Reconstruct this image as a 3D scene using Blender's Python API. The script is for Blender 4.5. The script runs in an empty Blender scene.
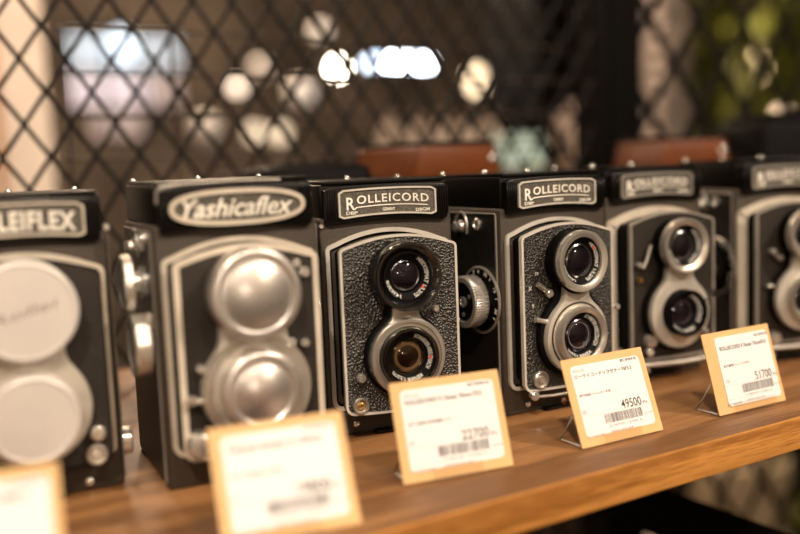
import bpy, bmesh, math, random
from mathutils import Vector, Matrix
random.seed(7)
R = math.radians
PI = math.pi
scn = bpy.context.scene
COL = scn.collection
ST = 1.10            # height of the shelf top

# ------------------------------------------------------------------ materials
def mat(name, base=(.5, .5, .5), rough=.5, metal=0., bump=None, bscale=500., bstr=.3, bdist=.0004,
        coat=0., emit=None, estr=0., trans=0., ior=1.5, var=None, spec=.5, aniso=0.):
    m = bpy.data.materials.new(name)
    m.use_nodes = True
    nt = m.node_tree
    b = nt.nodes['Principled BSDF']
    b.inputs['Base Color'].default_value = (*base, 1)
    b.inputs['Roughness'].default_value = rough
    b.inputs['Metallic'].default_value = metal
    b.inputs['Coat Weight'].default_value = coat
    b.inputs['Transmission Weight'].default_value = trans
    b.inputs['IOR'].default_value = ior
    b.inputs['Specular IOR Level'].default_value = spec
    if emit:
        b.inputs['Emission Color'].default_value = (*emit, 1)
        b.inputs['Emission Strength'].default_value = estr
    tc = nt.nodes.new('ShaderNodeTexCoord')
    def nz(scale, detail=3):
        n = nt.nodes.new('ShaderNodeTexNoise')
        n.inputs['Scale'].default_value = scale
        n.inputs['Detail'].default_value = detail
        nt.links.new(tc.outputs['Object'], n.inputs['Vector'])
        return n
    if bump:
        if bump == 'voronoi':
            n = nt.nodes.new('ShaderNodeTexVoronoi')
            n.inputs['Scale'].default_value = bscale
            nt.links.new(tc.outputs['Object'], n.inputs['Vector'])
            out = n.outputs['Distance']
        else:
            n = nz(bscale)
            out = n.outputs['Fac']
        bp = nt.nodes.new('ShaderNodeBump')
        bp.inputs['Strength'].default_value = bstr
        bp.inputs['Distance'].default_value = bdist
        nt.links.new(out, bp.inputs['Height'])
        nt.links.new(bp.outputs['Normal'], b.inputs['Normal'])
    # wear: a soft variation of colour and gloss
    v = var or ((.82, 1.12), 60.)
    n2 = nz(v[1], 4)
    mr = nt.nodes.new('ShaderNodeMapRange')
    mr.inputs['From Min'].default_value = .3
    mr.inputs['From Max'].default_value = .7
    mr.inputs['To Min'].default_value = v[0][0]
    mr.inputs['To Max'].default_value = v[0][1]
    nt.links.new(n2.outputs['Fac'], mr.inputs['Value'])
    mx = nt.nodes.new('ShaderNodeMix')
    mx.data_type = 'RGBA'
    mx.blend_type = 'MULTIPLY'
    mx.inputs[0].default_value = 1
    mx.inputs[6].default_value = (*base, 1)
    nt.links.new(mr.outputs[0], mx.inputs[7])
    nt.links.new(mx.outputs[2], b.inputs['Base Color'])
    return m

def wood(name, dark, light, scale=1., rough=.45, coat=0., bands=26.):
    m = bpy.data.materials.new(name)
    m.use_nodes = True
    nt = m.node_tree
    b = nt.nodes['Principled BSDF']
    b.inputs['Roughness'].default_value = rough
    b.inputs['Coat Weight'].default_value = coat
    tc = nt.nodes.new('ShaderNodeTexCoord')
    mp = nt.nodes.new('ShaderNodeMapping')
    mp.inputs['Scale'].default_value = ((.45 if bands < 20 else 1.) * scale, 9 * scale, 22 * scale)
    nt.links.new(tc.outputs['Object'], mp.inputs['Vector'])
    n = nt.nodes.new('ShaderNodeTexNoise')
    n.inputs['Scale'].default_value = 2.2
    n.inputs['Detail'].default_value = 3
    n.inputs['Distortion'].default_value = .5
    nt.links.new(mp.outputs[0], n.inputs['Vector'])
    mul = nt.nodes.new('ShaderNodeMath'); mul.operation = 'MULTIPLY'; mul.inputs[1].default_value = bands
    nt.links.new(n.outputs['Fac'], mul.inputs[0])
    sn = nt.nodes.new('ShaderNodeMath'); sn.operation = 'SINE'
    nt.links.new(mul.outputs[0], sn.inputs[0])
    mp2 = nt.nodes.new('ShaderNodeMapping')
    mp2.inputs['Scale'].default_value = (25 * scale, 420 * scale, 420 * scale)
    nt.links.new(tc.outputs['Object'], mp2.inputs['Vector'])
    f = nt.nodes.new('ShaderNodeTexNoise')
    f.inputs['Scale'].default_value = 1.5
    f.inputs['Detail'].default_value = 4
    nt.links.new(mp2.outputs[0], f.inputs['Vector'])
    ad = nt.nodes.new('ShaderNodeMath'); ad.operation = 'MULTIPLY_ADD'
    ad.inputs[1].default_value = .22
    nt.links.new(sn.outputs[0], ad.inputs[0])
    nt.links.new(f.outputs['Fac'], ad.inputs[2])
    cr = nt.nodes.new('ShaderNodeValToRGB')
    cr.color_ramp.elements[0].position = .28
    cr.color_ramp.elements[0].color = (*dark, 1)
    cr.color_ramp.elements[1].position = .72
    cr.color_ramp.elements[1].color = (*light, 1)
    nt.links.new(ad.outputs[0], cr.inputs['Fac'])
    nt.links.new(cr.outputs['Color'], b.inputs['Base Color'])
    bp = nt.nodes.new('ShaderNodeBump')
    bp.inputs['Strength'].default_value = .35
    bp.inputs['Distance'].default_value = .0004
    nt.links.new(ad.outputs[0], bp.inputs['Height'])
    nt.links.new(bp.outputs['Normal'], b.inputs['Normal'])
    return m

M = dict(
    black=mat('black_enamel', (.003, .0025, .002), .3, 0, 'noise', 1500, .12, .0001, spec=.25),
    matte=mat('matte_black', (.0025, .002, .002), .6, spec=.1),
    hood=mat('hood_leather', (.003, .0025, .002), .45, 0, 'voronoi', 1100, .25, .0003, spec=.15),
    front=mat('hammered_grey_paint', (.046, .035, .025), .45, .1, 'noise', 2000, .9, .0004, spec=.35, var=((.65, 1.45), 1100.)),
    side=mat('side_paint', (.007, .006, .0045), .42, 0, 'noise', 2200, .45, .0003, var=((.6, 1.4), 900.)),
    leather=mat('black_leatherette', (.016, .012, .008), .36, 0, 'voronoi', 820, 1., .0009, spec=.7),
    leather_fine=mat('fine_leatherette', (.017, .012, .008), .45, 0, 'voronoi', 1500, .7, .0005, spec=.3),
    chrome=mat('chrome', (.84, .81, .76), .2, .8),
    satin=mat('satin_chrome', (.62, .58, .52), .30, .8, 'noise', 900, .08, .0001),
    satin_bright=mat('satin_bright', (.76, .73, .67), .24, .82),
    capmetal=mat('spun_aluminium', (.78, .75, .72), .32, .9, var=((.92, 1.05), 40.)),
    creamcap=mat('cream_cap_metal', (.66, .62, .58), .38, .25, var=((.95, 1.04), 30.)),
    creamtrim=mat('cream_trim_paint', (.62, .55, .45), .36, .15),
    silvertrim=mat('silver_trim', (.66, .62, .55), .32, .3),
    dulltrim=mat('dull_silver_trim', (.34, .31, .27), .36, .4),
    darkchrome=mat('dark_chrome', (.13, .125, .12), .2, 1.),
    housing=mat('matte_aluminium', (.60, .56, .49), .33, .45),
    housing_dark=mat('worn_aluminium', (.50, .48, .44), .25, .9),
    plate=mat('stippled_plate', (.085, .075, .06), .5, .3, 'noise', 2600, 1., .0005, var=((.35, 1.9), 1300.)),
    letters=mat('raised_letters', (.85, .80, .70), .4, .1),
    white=mat('white_engraving', (.80, .78, .72), .5),
    red=mat('red_mark', (.70, .05, .02), .5),
    brass=mat('brass', (.75, .50, .18), .3, 1.),
    brownspot=mat('rusty_screw', (.16, .06, .03), .5, .4),
    card=mat('yellow_card', (.68, .43, .19), .62, var=((.95, 1.04), 60.)),
    label=mat('white_label', (.78, .76, .76), .55, var=((.98, 1.01), 60.)),
    ink=mat('dark_ink', (.02, .012, .01), .6),
    faint=mat('faint_ink', (.26, .21, .19), .6),
    edge_steel=mat('black_steel', (.0018, .0015, .0013), .5, .0, spec=.1),
    wire=mat('black_mesh_paint', (.004, .003, .003), .6, .0, spec=.15),
    blades=mat('shutter_blades', (.006, .004, .005), .04, .0),
    tan=mat('brown_leather', (.125, .034, .008), .42, 0, 'noise', 700, .3, .0004, spec=.35),
)
# clear acrylic and coated lens glass
def glass(name, tint, rough, ior, coatcol=None):
    m = mat(name, tint, rough, trans=1., ior=ior, var=((.98, 1.), 20.))
    return m
def thin(name, tint, gloss, ior):
    m = bpy.data.materials.new(name); m.use_nodes = True
    nt = m.node_tree; nt.nodes.clear()
    o = nt.nodes.new('ShaderNodeOutputMaterial'); mx = nt.nodes.new('ShaderNodeMixShader')
    t = nt.nodes.new('ShaderNodeBsdfTransparent'); g = nt.nodes.new('ShaderNodeBsdfGlossy'); f = nt.nodes.new('ShaderNodeFresnel')
    t.inputs['Color'].default_value = (*tint, 1); g.inputs['Color'].default_value = (*gloss, 1); g.inputs['Roughness'].default_value = .015
    f.inputs['IOR'].default_value = ior
    ge = nt.nodes.new('ShaderNodeNewGeometry'); iv = nt.nodes.new('ShaderNodeMath'); iv.operation = 'SUBTRACT'; iv.inputs[0].default_value = 1
    mu = nt.nodes.new('ShaderNodeMath'); mu.operation = 'MULTIPLY'
    nt.links.new(ge.outputs['Backfacing'], iv.inputs[1]); nt.links.new(f.outputs[0], mu.inputs[0]); nt.links.new(iv.outputs[0], mu.inputs[1])
    nt.links.new(mu.outputs[0], mx.inputs[0]); nt.links.new(t.outputs[0], mx.inputs[1]); nt.links.new(g.outputs[0], mx.inputs[2]); nt.links.new(mx.outputs[0], o.inputs[0])
    return m
M['acrylic'] = thin('clear_acrylic', (.965, .96, .95), (1, 1, 1), 1.6)
M['leg'] = mat('clear_rod', (.80, .76, .70), .2, spec=.6)
M['glass'] = thin('coated_glass', (.86, .84, .92), (.78, .80, 1.), 1.38)
M['glass_warm'] = thin('amber_coated_glass', (.92, .80, .62), (1., .80, .62), 1.42)

# ------------------------------------------------------------------ mesh builder
class MB:
    """collects shapes (in millimetres) into one mesh"""
    def __init__(s): s.bm = bmesh.new()
    def box(s, x0, x1, y0, y1, z0, z1, bev=0., seg=2):
        t = bmesh.new()
        bmesh.ops.create_cube(t, size=1)
        for v in t.verts:
            v.co = Vector(((x0 + x1) / 2 + v.co.x * (x1 - x0), (y0 + y1) / 2 + v.co.y * (y1 - y0), (z0 + z1) / 2 + v.co.z * (z1 - z0)))
        if bev: bmesh.ops.bevel(t, geom=t.edges[:], offset=bev, segments=seg, profile=.5, affect='EDGES')
        return s.add(t)
    def add(s, t, M4=None):
        if M4 is not None: bmesh.ops.transform(t, matrix=M4, verts=t.verts)
        me = bpy.data.meshes.new('tmp'); t.to_mesh(me); t.free()
        s.bm.from_mesh(me); bpy.data.meshes.remove(me)
        return s
    def lathe(s, prof, c=(0, 0, 0), axis='-y', n=64, knurl=0., kn=2):
        """profile [(radius, height)], height grows along the axis"""
        t = bmesh.new(); rings = []
        for k, (r, h) in enumerate(prof):
            ring = []
            if r < 1e-6:
                ring = [t.verts.new((0, 0, h))]
            else:
                for i in range(n):
                    rr = r - (knurl if knurl and i % kn == 0 and 0 < k < len(prof) - 1 else 0)
                    a = 2 * PI * i / n
                    ring.append(t.verts.new((rr * math.cos(a), rr * math.sin(a), h)))
            rings.append(ring)
        for a, b in zip(rings, rings[1:]):
            for i in range(n):
                j = (i + 1) % n
                if len(a) == 1 and len(b) == 1: break
                if len(a) == 1: t.faces.new((a[0], b[i], b[j]))
                elif len(b) == 1: t.faces.new((a[i], a[j], b[0]))
                else: t.faces.new((a[i], a[j], b[j], b[i]))
        bmesh.ops.recalc_face_normals(t, faces=t.faces)
        q = {'-y': Matrix.Rotation(PI / 2, 4, 'X'), 'z': Matrix.Identity(4), '-x': Matrix.Rotation(-PI / 2, 4, 'Y'), 'x': Matrix.Rotation(PI / 2, 4, 'Y')}[axis]
        return s.add(t, Matrix.Translation(c) @ q)
    def tube(s, pts, r, n=10):
        t = bmesh.new(); pts = [Vector(p) for p in pts]; rings = []
        up = Vector((0, 0, 1))
        for i, p in enumerate(pts):
            d = (pts[min(i + 1, len(pts) - 1)] - pts[max(i - 1, 0)]).normalized()
            u = d.cross(up)
            if u.length < .05: u = d.cross(Vector((1, 0, 0)))
            u.normalize(); w = d.cross(u)
            rings.append([t.verts.new(p + (u * math.cos(2 * PI * k / n) + w * math.sin(2 * PI * k / n)) * r) for k in range(n)])
        for a, b in zip(rings, rings[1:]):
            for i in range(n): t.faces.new((a[i], a[(i + 1) % n], b[(i + 1) % n], b[i]))
        t.faces.new(rings[0]); t.faces.new(rings[-1][::-1])
        bmesh.ops.recalc_face_normals(t, faces=t.faces)
        return s.add(t)
    def prism(s, pts, y0, y1, bev=0.):
        """outline [(x, z)] extruded from y0 (front) to y1"""
        t = bmesh.new()
        a = [t.verts.new((x, y0, z)) for x, z in pts]
        b = [t.verts.new((x, y1, z)) for x, z in pts]
        f = t.faces.new(a); t.faces.new(b[::-1])
        n = len(pts)
        for i in range(n): t.faces.new((a[i], b[i], b[(i + 1) % n], a[(i + 1) % n]))
        bmesh.ops.recalc_face_normals(t, faces=t.faces)
        if bev:
            es = [e for e in t.edges if all(abs(v.co.y - y0) < 1e-6 for v in e.verts)]
            bmesh.ops.bevel(t, geom=es, offset=bev, segments=2, profile=.5, affect='EDGES')
        return s.add(t)
    def ring(s, outer, inner, y0, y1):
        t = bmesh.new(); n = len(outer)
        L = [[t.verts.new((x, y, z)) for x, z in o] for o, y in ((outer, y0), (outer, y1), (inner, y1), (inner, y0))]
        for k in range(4):
            a, b = L[k], L[(k + 1) % 4]
            for i in range(n): t.faces.new((a[i], a[(i + 1) % n], b[(i + 1) % n], b[i]))
        bmesh.ops.recalc_face_normals(t, faces=t.faces)
        return s.add(t)
    def build(s, name, material, parent=None, S=1., smooth=True):
        me = bpy.data.meshes.new(name)
        bmesh.ops.scale(s.bm, vec=(S * .001,) * 3, verts=s.bm.verts)
        for f in s.bm.faces: f.smooth = smooth
        s.bm.to_mesh(me); s.bm.free()
        me.materials.append(material)
        if smooth:
            me.set_sharp_from_angle(angle=R(38))
        o = bpy.data.objects.new(name, me)
        COL.objects.link(o)
        if parent: o.parent = parent
        return o

def empty(name, loc, rz=0., label=None, cat=None, group=None):
    o = bpy.data.objects.new(name, None)
    o.empty_display_size = .02
    COL.objects.link(o)
    o.location = loc; o.rotation_euler = (0, 0, rz)
    tag(o, label, cat, group)
    return o

def tag(o, label=None, cat=None, group=None, kind=None):
    if label: o['label'] = label
    if cat: o['category'] = cat
    if group: o['group'] = group
    if kind: o['kind'] = kind
    return o

# writing: font outlines turned into a thin mesh standing in the x-z plane
def text_bm(s, w=None, h=None, shear=0., bold=0., spacing=1.):
    cu = bpy.data.curves.new('t', 'FONT')
    cu.body = s; cu.size = 1; cu.shear = shear; cu.offset = bold; cu.space_character = spacing
    cu.align_x = 'LEFT'; cu.resolution_u = 3
    ob = bpy.data.objects.new('t', cu); COL.objects.link(ob)
    dg = bpy.context.evaluated_depsgraph_get(); dg.update()
    me = bpy.data.meshes.new_from_object(ob.evaluated_get(dg))
    t = bmesh.new(); t.from_mesh(me)
    bpy.data.objects.remove(ob); bpy.data.curves.remove(cu); bpy.data.meshes.remove(me)
    xs = [v.co.x for v in t.verts]; ys = [v.co.y for v in t.verts]
    x0, x1, y0, y1 = min(xs), max(xs), min(ys), max(ys)
    sy = h / (y1 - y0) if h else w / (x1 - x0)
    sx = w / (x1 - x0) if w else sy
    for v in t.verts:
        v.co = Vector(((v.co.x - (x0 + x1) / 2) * sx, 0, (v.co.y - y0) * sy))
    return t

def solid(t, th):
    g = bmesh.ops.extrude_face_region(t, geom=t.faces[:])
    for v in [e for e in g['geom'] if isinstance(e, bmesh.types.BMVert)]: v.co.y -= th
    bmesh.ops.recalc_face_normals(t, faces=t.faces)
    return t

def arc_text(s, r, a0, a1, h):
    """text bent round a ring, from angle a0 to a1 (degrees, clockwise from top), radius of the baseline r"""
    L = abs(R(a1 - a0)) * r
    t = text_bm(s, L, h)
    for v in t.verts:
        k = (v.co.x + L / 2) / L
        a = R(a0) + k * R(a1 - a0)
        rr = r + v.co.z
        v.co = Vector((rr * math.sin(a), 0, rr * math.cos(a)))
    return t

# ------------------------------------------------------------------ outlines
def plate_outline(hw, z0, z1, rise, rb=5., rt=3., n=20, sag=0.):
    """panel with rounded corners and an arched top, counter-clockwise from bottom left"""
    P = []
    def corner(cx, cz, r, a0, a1, k=6):
        for i in range(k + 1):
            a = R(a0 + (a1 - a0) * i / k); P.append((cx + r * math.cos(a), cz + r * math.sin(a)))
    corner(-hw + rb, z0 + rb, rb, 180, 270)
    for i in range(1, 8): 
        x = -hw + rb + (2 * hw - 2 * rb) * i / 8; P.append((x, z0 - sag * (1 - (x / (hw - rb)) ** 2)))
    corner(hw - rb, z0 + rb, rb, 270, 360)
    corner(hw - rt, z1 - rt, rt, 0, 75)
    for i in range(1, n):
        x = (hw - rt) - (2 * hw - 2 * rt) * i / n
        P.append((x, z1 + rise * (1 - (x / (hw - rt)) ** 2)))
    corner(-hw + rt, z1 - rt, rt, 105, 180)
    return P

def inset(P, d):
    n = len(P); Q = []
    for i in range(n):
        a, b, c = Vector(P[i - 1]), Vector(P[i]), Vector(P[(i + 1) % n])
        e1 = (b - a); e2 = (c - b)
        n1 = Vector((-e1.y, e1.x)); n2 = Vector((-e2.y, e2.x))
        if n1.length > 0: n1.normalize()
        if n2.length > 0: n2.normalize()
        m = (n1 + n2)
        if m.length < 1e-6: m = n1
        m.normalize()
        k = d / max(.5, m.dot(n1))
        Q.append(tuple(b + m * k))
    return Q

def arch_bar(hw, z0, z1, rise0, rise1, n=16, r=2.):
    """name plate outline: straight ends, both long edges arched"""
    P = []
    for i in range(n + 1):
        x = -hw + 2 * hw * i / n; k = 1 - (x / hw) ** 2
        e = r * max(0, (abs(x) - (hw - r)) / r) ** 2 * .6
        P.append((x, z0 + rise0 * k + e))
    for i in range(n + 1):
        x = hw - 2 * hw * i / n; k = 1 - (x / hw) ** 2
        e = r * max(0, (abs(x) - (hw - r)) / r) ** 2 * .6
        P.append((x, z1 + rise1 * k - e))
    return P

def oval(hw, hh, cz, n=48, p=2.3):
    P = []
    for i in range(n):
        a = -PI + 2 * PI * i / n
        c, s_ = math.cos(a), math.sin(a)
        P.append((hw * math.copysign(abs(c) ** (2 / p), c), cz + hh * math.copysign(abs(s_) ** (2 / p), s_)))
    return P

def figure8(zl, r2, zu, r1, neck, n=44):
    """outline of the shutter housing: big lower circle flowing by a waist into the upper ring"""
    L = []
    zt = zu
    for i in range(n + 1):
        z = (zl - r2) + (zt - (zl - r2)) * (1 - math.cos(PI * i / n)) / 2
        a = math.sqrt(max(0, r2 ** 2 - (z - zl) ** 2)) if abs(z - zl) <= r2 else 0
        b = math.sqrt(max(0, r1 ** 2 - (z - zu) ** 2)) if abs(z - zu) <= r1 else 0
        w = max(a, b)
        if zl < z < zu:
            k = 14.
            w = (max(a, 0) ** k + max(b, 0) ** k + neck ** k) ** (1 / k)
            # soft waist
            w = max(w, neck)
        L.append((w, z))
    sm = [w for w, z in L]
    for _ in range(2):
        sm = [sm[0]] + [(sm[i - 1] + 2 * sm[i] + sm[i + 1]) / 4 if L[i][1] > zl else sm[i] for i in range(1, len(sm) - 1)] + [sm[-1]]
    right = [(w, z) for w, (_, z) in zip(sm, L) if w > .05]
    left = [(-w, z) for w, z in right[::-1]]
    return [(0, zl - r2)] + right + left

# ------------------------------------------------------------------ twin lens camera pieces
def lens(root, name, zc, y0, st, S):
    """a lens in its ring. y0: front surface the ring stands on; st: dictionary of sizes"""
    ro, h, ri, rg = st['ro'], st['h'], st['ri'], st['rg']
    g = st.get('glassdepth', 5.)
    fl = st.get('floor', 0.)
    m = MB()
    bev = st.get('bevel', 1.)
    prof = [(ro, 0), (ro, h - .8), (ro - .5, h), (ro - bev, h)]
    if st.get('hoodslope'):
        prof += [(ri + .3, h - st['hoodslope'])]
    else:
        prof += [(ri + .3, h - .9)]
    prof += [(ri, h - g), (ri - .5, h - g - .3)]
    m.lathe(prof, (0, y0, zc), n=96)
    ring = m.build(name, M[st['ringmat']], root, S)
    # black inner barrel with the engraved slope
    m = MB()
    m.lathe([(ri + .25, h - g + st.get('lift', 1.5)), (ri - .6, h - g + st.get('lift', 1.5)), (rg + .6, h - g - .9), (rg, h - g - 1.2), (rg - .2, max(fl + .5, h - g - 5.)), (rg - 1.8, max(fl + .4, h - g - 5.4)), (rg - 2.0, max(fl + .15, h - g - 8.)), (0, max(fl + .15, h - g - 8.))],
            (0, y0, zc), n=72)
    m.build('barrel', M['matte'], ring, S)
    # text ring
    ya = y0 - (h - g + st.get('lift', 1.5) - .1) + 1.0
    rt = (ri - .6 + rg + .6) / 2 - .9
    mt = MB()
    for s_, a0, a1 in st['text']:
        t = solid(arc_text(s_, rt, a0, a1, min(1.9, ri - rg - 1.5)), .12)
        # follow the slope of the ring
        for v in t.verts:
            rr = math.hypot(v.co.x, v.co.z)
            k = ((ri - .6) - rr) / max(.1, (ri - .6) - (rg + .6))
            v.co.y += k * (st.get('lift', 1.5) + .9)
        mt.add(t, Matrix.Translation((0, y0 - (h - g + st.get('lift', 1.5)) - .12, zc)))
    mt.build('engraved_text', M['white'], ring, S, smooth=False)
    if st.get('reddot'):
        a = R(st['reddot']); md = MB()
        md.lathe([(.8, 0), (.75, .15), (0, .2)], (rt * math.sin(a) + .6 * math.sin(a), y0 - (h - g + .4), zc + (rt + .6) * math.cos(a)), n=16)
        md.build('red_mark', M['red'], ring, S)
    # front element
    m = MB()
    P = []
    Rr = rg * 2.1
    hh = Rr - math.sqrt(Rr ** 2 - rg ** 2)
    for i in range(9):
        r = rg * (1 - i / 8)
        P.append((r, math.sqrt(Rr ** 2 - r ** 2) - Rr + hh))
    P += [(0, -1.5 + .0)] if False else []
    back = [(rg * i / 8, -1.8) for i in range(0, 9)]
    m.lathe(P[::-1][0:1] + P[::-1][1:] + [(rg, -1.8)] + back[::-1][1:], (0, y0 - (h - g - 1.6), zc), n=64)
    m.build('glass', M[st.get('glass', 'glass')], ring, S)
    # rear group: rings and closed blades
    m = MB()
    rb_ = max(fl + .45, h - g - 6.4)
    m.lathe([(rg - .3, 0), (rg - 1.2, .5), (rg - 2.0, .3), (rg - 2.3, -.1)], (0, y0 - rb_, zc), n=48)
    m.build('retaining_ring', M['darkchrome'], ring, S)
    m = MB()
    rr = rg - 2.2
    Rr = rr * 3.2
    m.lathe([(rr * i / 6, math.sqrt(Rr ** 2 - (rr * i / 6) ** 2) - Rr) for i in range(7)], (0, y0 - min(h - g - .7, max(fl + 1.25, h - g - 5.4)), zc), n=48)
    m.build('inner_element', M['blades'], ring, S)
    return ring

def cap(root, name, zc, y0, ro, h, dome, S, mt, lettering=None):
    m = MB()
    prof = [(ro, 0), (ro, h - 1.2), (ro - .4, h - .4), (ro - 1.2, h)]
    if dome:
        prof += [(ro - 3.2, h - .1), (ro - 4.2, h - 1.0), (ro - 5.0, h - 1.0)]
        k = ro - 5.0
        for i in range(1, 9):
            r = k * (1 - i / 8.)
            prof.append((r, h - 1.0 + dome * (1 - (r / k) ** 2)))
        prof[-1] = (0, h - 1.0 + dome)
    else:
        prof += [(ro - 2.0, h), (ro - 2.4, h - .35), (ro - 3.0, h - .35), (0, h - .35)]
    m.lathe(prof, (0, y0, zc), n=96)
    o = m.build(name, M[mt], root, S)
    if lettering:
        m = MB()
        m.add(solid(text_bm(lettering, ro * 1.25, 4.0, shear=.15), .1), Matrix.Translation((0, y0 - h + .4, zc)) @ Matrix.Rotation(R(-14), 4, 'Y') @ Matrix.Translation((0, 0, -2)))
        m.build('lettering', M['faint'], o, S, smooth=False)
    return o

def stud(root, name, x, z, y, r, h, mt='chrome', S=1., axis='-y', k=None):
    m = MB()
    m.lathe([(r * .8, 0), (r * .8, h * .45), (r, h * .5), (r, h * .82), (r * .75, h), (0, h)], (x, y, z), axis, n=24)
    return m.build(name, M[mt], root, S)

def screw(root, x, z, y, r, S=1., mt='satin'):
    m = MB()
    m.lathe([(r, 0), (r, .4), (r * .7, .9), (0, 1.)], (x, y, z), n=20)
    return m.build('screw', M[mt], root, S)

def camera(name, loc, rz, S, e, st, label):
    root = empty(name, loc, R(rz), label, 'camera', 'twin lens cameras standing on the wooden shelf')
    yb = -(e + 2)                      # front of the lens board
    # body
    m = MB()
    m.box(-37.5, 37.5, 0, 74, 0, 117.4, 1.6, 3)
    m.build('body', M[st.get('body', 'front')], root, S)
    # leather covers on the two sides, metal edge between
    for sx in (-1, 1):
        m = MB()
        x = sx * 37.5
        m.box(min(x, x + sx * .5), max(x, x + sx * .5), 5, 71, 3, 114, .2, 1)
        o = m.build('side_cover', M['side'], root, S)
        m = MB()
        pts = [(x + sx * .5, 3.6, 3), (x + sx * .5, 3.6, 113.4), (x + sx * .5, 4.6, 114.6), (x + sx * .5, 70, 114.6)]
        m.tube(pts, .5, 6)
        m.build('edge_line', M['dulltrim'], o, S)
    m = MB()
    m.box(-34, 34, 74, 84, 6, 110, 3, 3)
    m.build('back_door', M['hood'], root, S)
    m = MB()
    m.box(-12, 12, -4.5, 14, 0, 2.2, .6, 2)
    m.build('foot_plate', M['black'], root, S)
    # raised frame on the body front
    T = plate_outline(st.get('tw', 35), 14.5, 103.5, 7.4, 6, 3.5, sag=.5)
    w = st.get('trimw', 2.0)
    m = MB()
    m.ring(T, inset(T, w), -1.8, 0)
    m.build('front_frame', M[st.get('trim', 'silvertrim')], root, S)
    m = MB()
    m.ring(inset(T, w + .02), inset(T, w + 1.2), -.6, 0)
    m.build('frame_groove', M['matte'], root, S)
    # dark bellows box between body and lens board
    m = MB()
    m.prism(plate_outline(29.5, 19, 101, 4.5, 5, 3), -e + 1.5, 0)
    m.build('standard_box', M['matte'], root, S)
    # lens board
    B = plate_outline(32.4, 15.5, 102.8, 5.4, 5, 3, sag=.8)
    m = MB()
    m.prism(inset(B, .2), yb + 1., yb + 5.)
    board = m.build('lens_board', M['matte'], root, S)
    m = MB()
    bw = st.get('boardw', 1.3)
    m.ring(B, inset(B, bw), yb, yb + 2.6)
    m.build('board_trim', M[st.get('btrim', 'silvertrim')], board, S)
    m = MB()
    m.prism(inset(B, bw + .02), yb + .45, yb + 1.02)
    m.build('board_leather', M[st.get('leather', 'leather')], board, S)
    # hood
    m = MB()
    m.box(-36, 36, 2, 72, 117.2, 134.8, 1.2, 2)
    m.box(-34.5, 34.5, 1, 70, 134.6, 136.6, .6, 2)
    hood = m.build('viewing_hood', M['hood'], root, S)
    for px, py in ((-33, 66), (0, 69), (31, 66)):
        m = MB(); m.lathe([(1.5, 0), (1.5, .7), (1.0, 1.5), (0, 1.7)], (px, py, 136.5), 'z', 16)
        m.build('rivet', M['chrome'], hood, S)
    # front block of the hood with ribbed cheeks
    m = MB()
    blk = arch_bar(34.6, 113.6, 133.0, 1.8, 1.2, 24, 2)
    m.prism(blk, -2.8, 2.4, .7)
    for k in range(5):
        for sx in (-1, 1):
            x = sx * (34.3 - k * 1.35)
            m.box(x - .38, x + .38, -3.5, -2.6, 116.4, 131.6, .2, 1)
    m.build('hood_front', M['black'], hood, S)
    return root, hood, yb

def nameplate(hood, S, word, sub=None, hw=27.4, tone='silvertrim', size=1.):
    O_ = arch_bar(hw, 116.4, 131.6, 1.8, .9, 20, 2.4)
    m = MB(); m.prism(inset(O_, .3), -3.6, -2.6)
    pl = m.build('name_plate', M['plate'], hood, S)
    m = MB(); m.ring(O_, inset(O_, .95), -4.3, -2.9)
    m.build('plate_border', M[tone], pl, S)
    m = MB()
    W = hw * 2 - 8.5
    if sub:
        # capital R taller, its leg running on as the underline
        tR = text_bm(word[0], 4.6, 6.6, bold=.012)
        m.add(solid(tR, .45), Matrix.Translation((-W / 2 + 2.4, -3.6, 121.2)))
        t = text_bm(word[1:], W - 6.0, 4.4, bold=.012, spacing=1.16)
        for v in t.verts: v.co.z += 1.3 * (1 - ((v.co.x + 2.8) / (W / 2)) ** 2)
        m.add(solid(t, .45), Matrix.Translation((2.9, -3.6, 123.4)))
        P = [(-W / 2 + 4.4, 121.4)]
        for i in range(13):
            x = -W / 2 + 5.6 + (W - 6.4) * i / 12
            P.append((x, 121.8 + 1.3 * (1 - (x / (W / 2)) ** 2)))
        m.tube([(x, -3.75, z) for x, z in P], .28, 6)
        for s_, x, z, w in ((sub[0], -W / 2 + 2.9, 118.8, 6.2), (sub[1], .3, 120.0, 7.0), (sub[2], W / 2 - 3.6, 118.8, 8.)):
            m.add(solid(text_bm(s_, w, 1.7, bold=.012), .35), Matrix.Translation((x, -3.6, z)))
    else:
        t = text_bm(word, W + 1, 8.6 * size, bold=.035, spacing=1.1)
        for v in t.verts: v.co.z += 1.2 * (1 - (v.co.x / (W / 2)) ** 2)
        m.add(solid(t, .5), Matrix.Translation((0, -3.6, 119.2)))
    m.build('lettering', M['letters'], pl, S, smooth=False)

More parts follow.
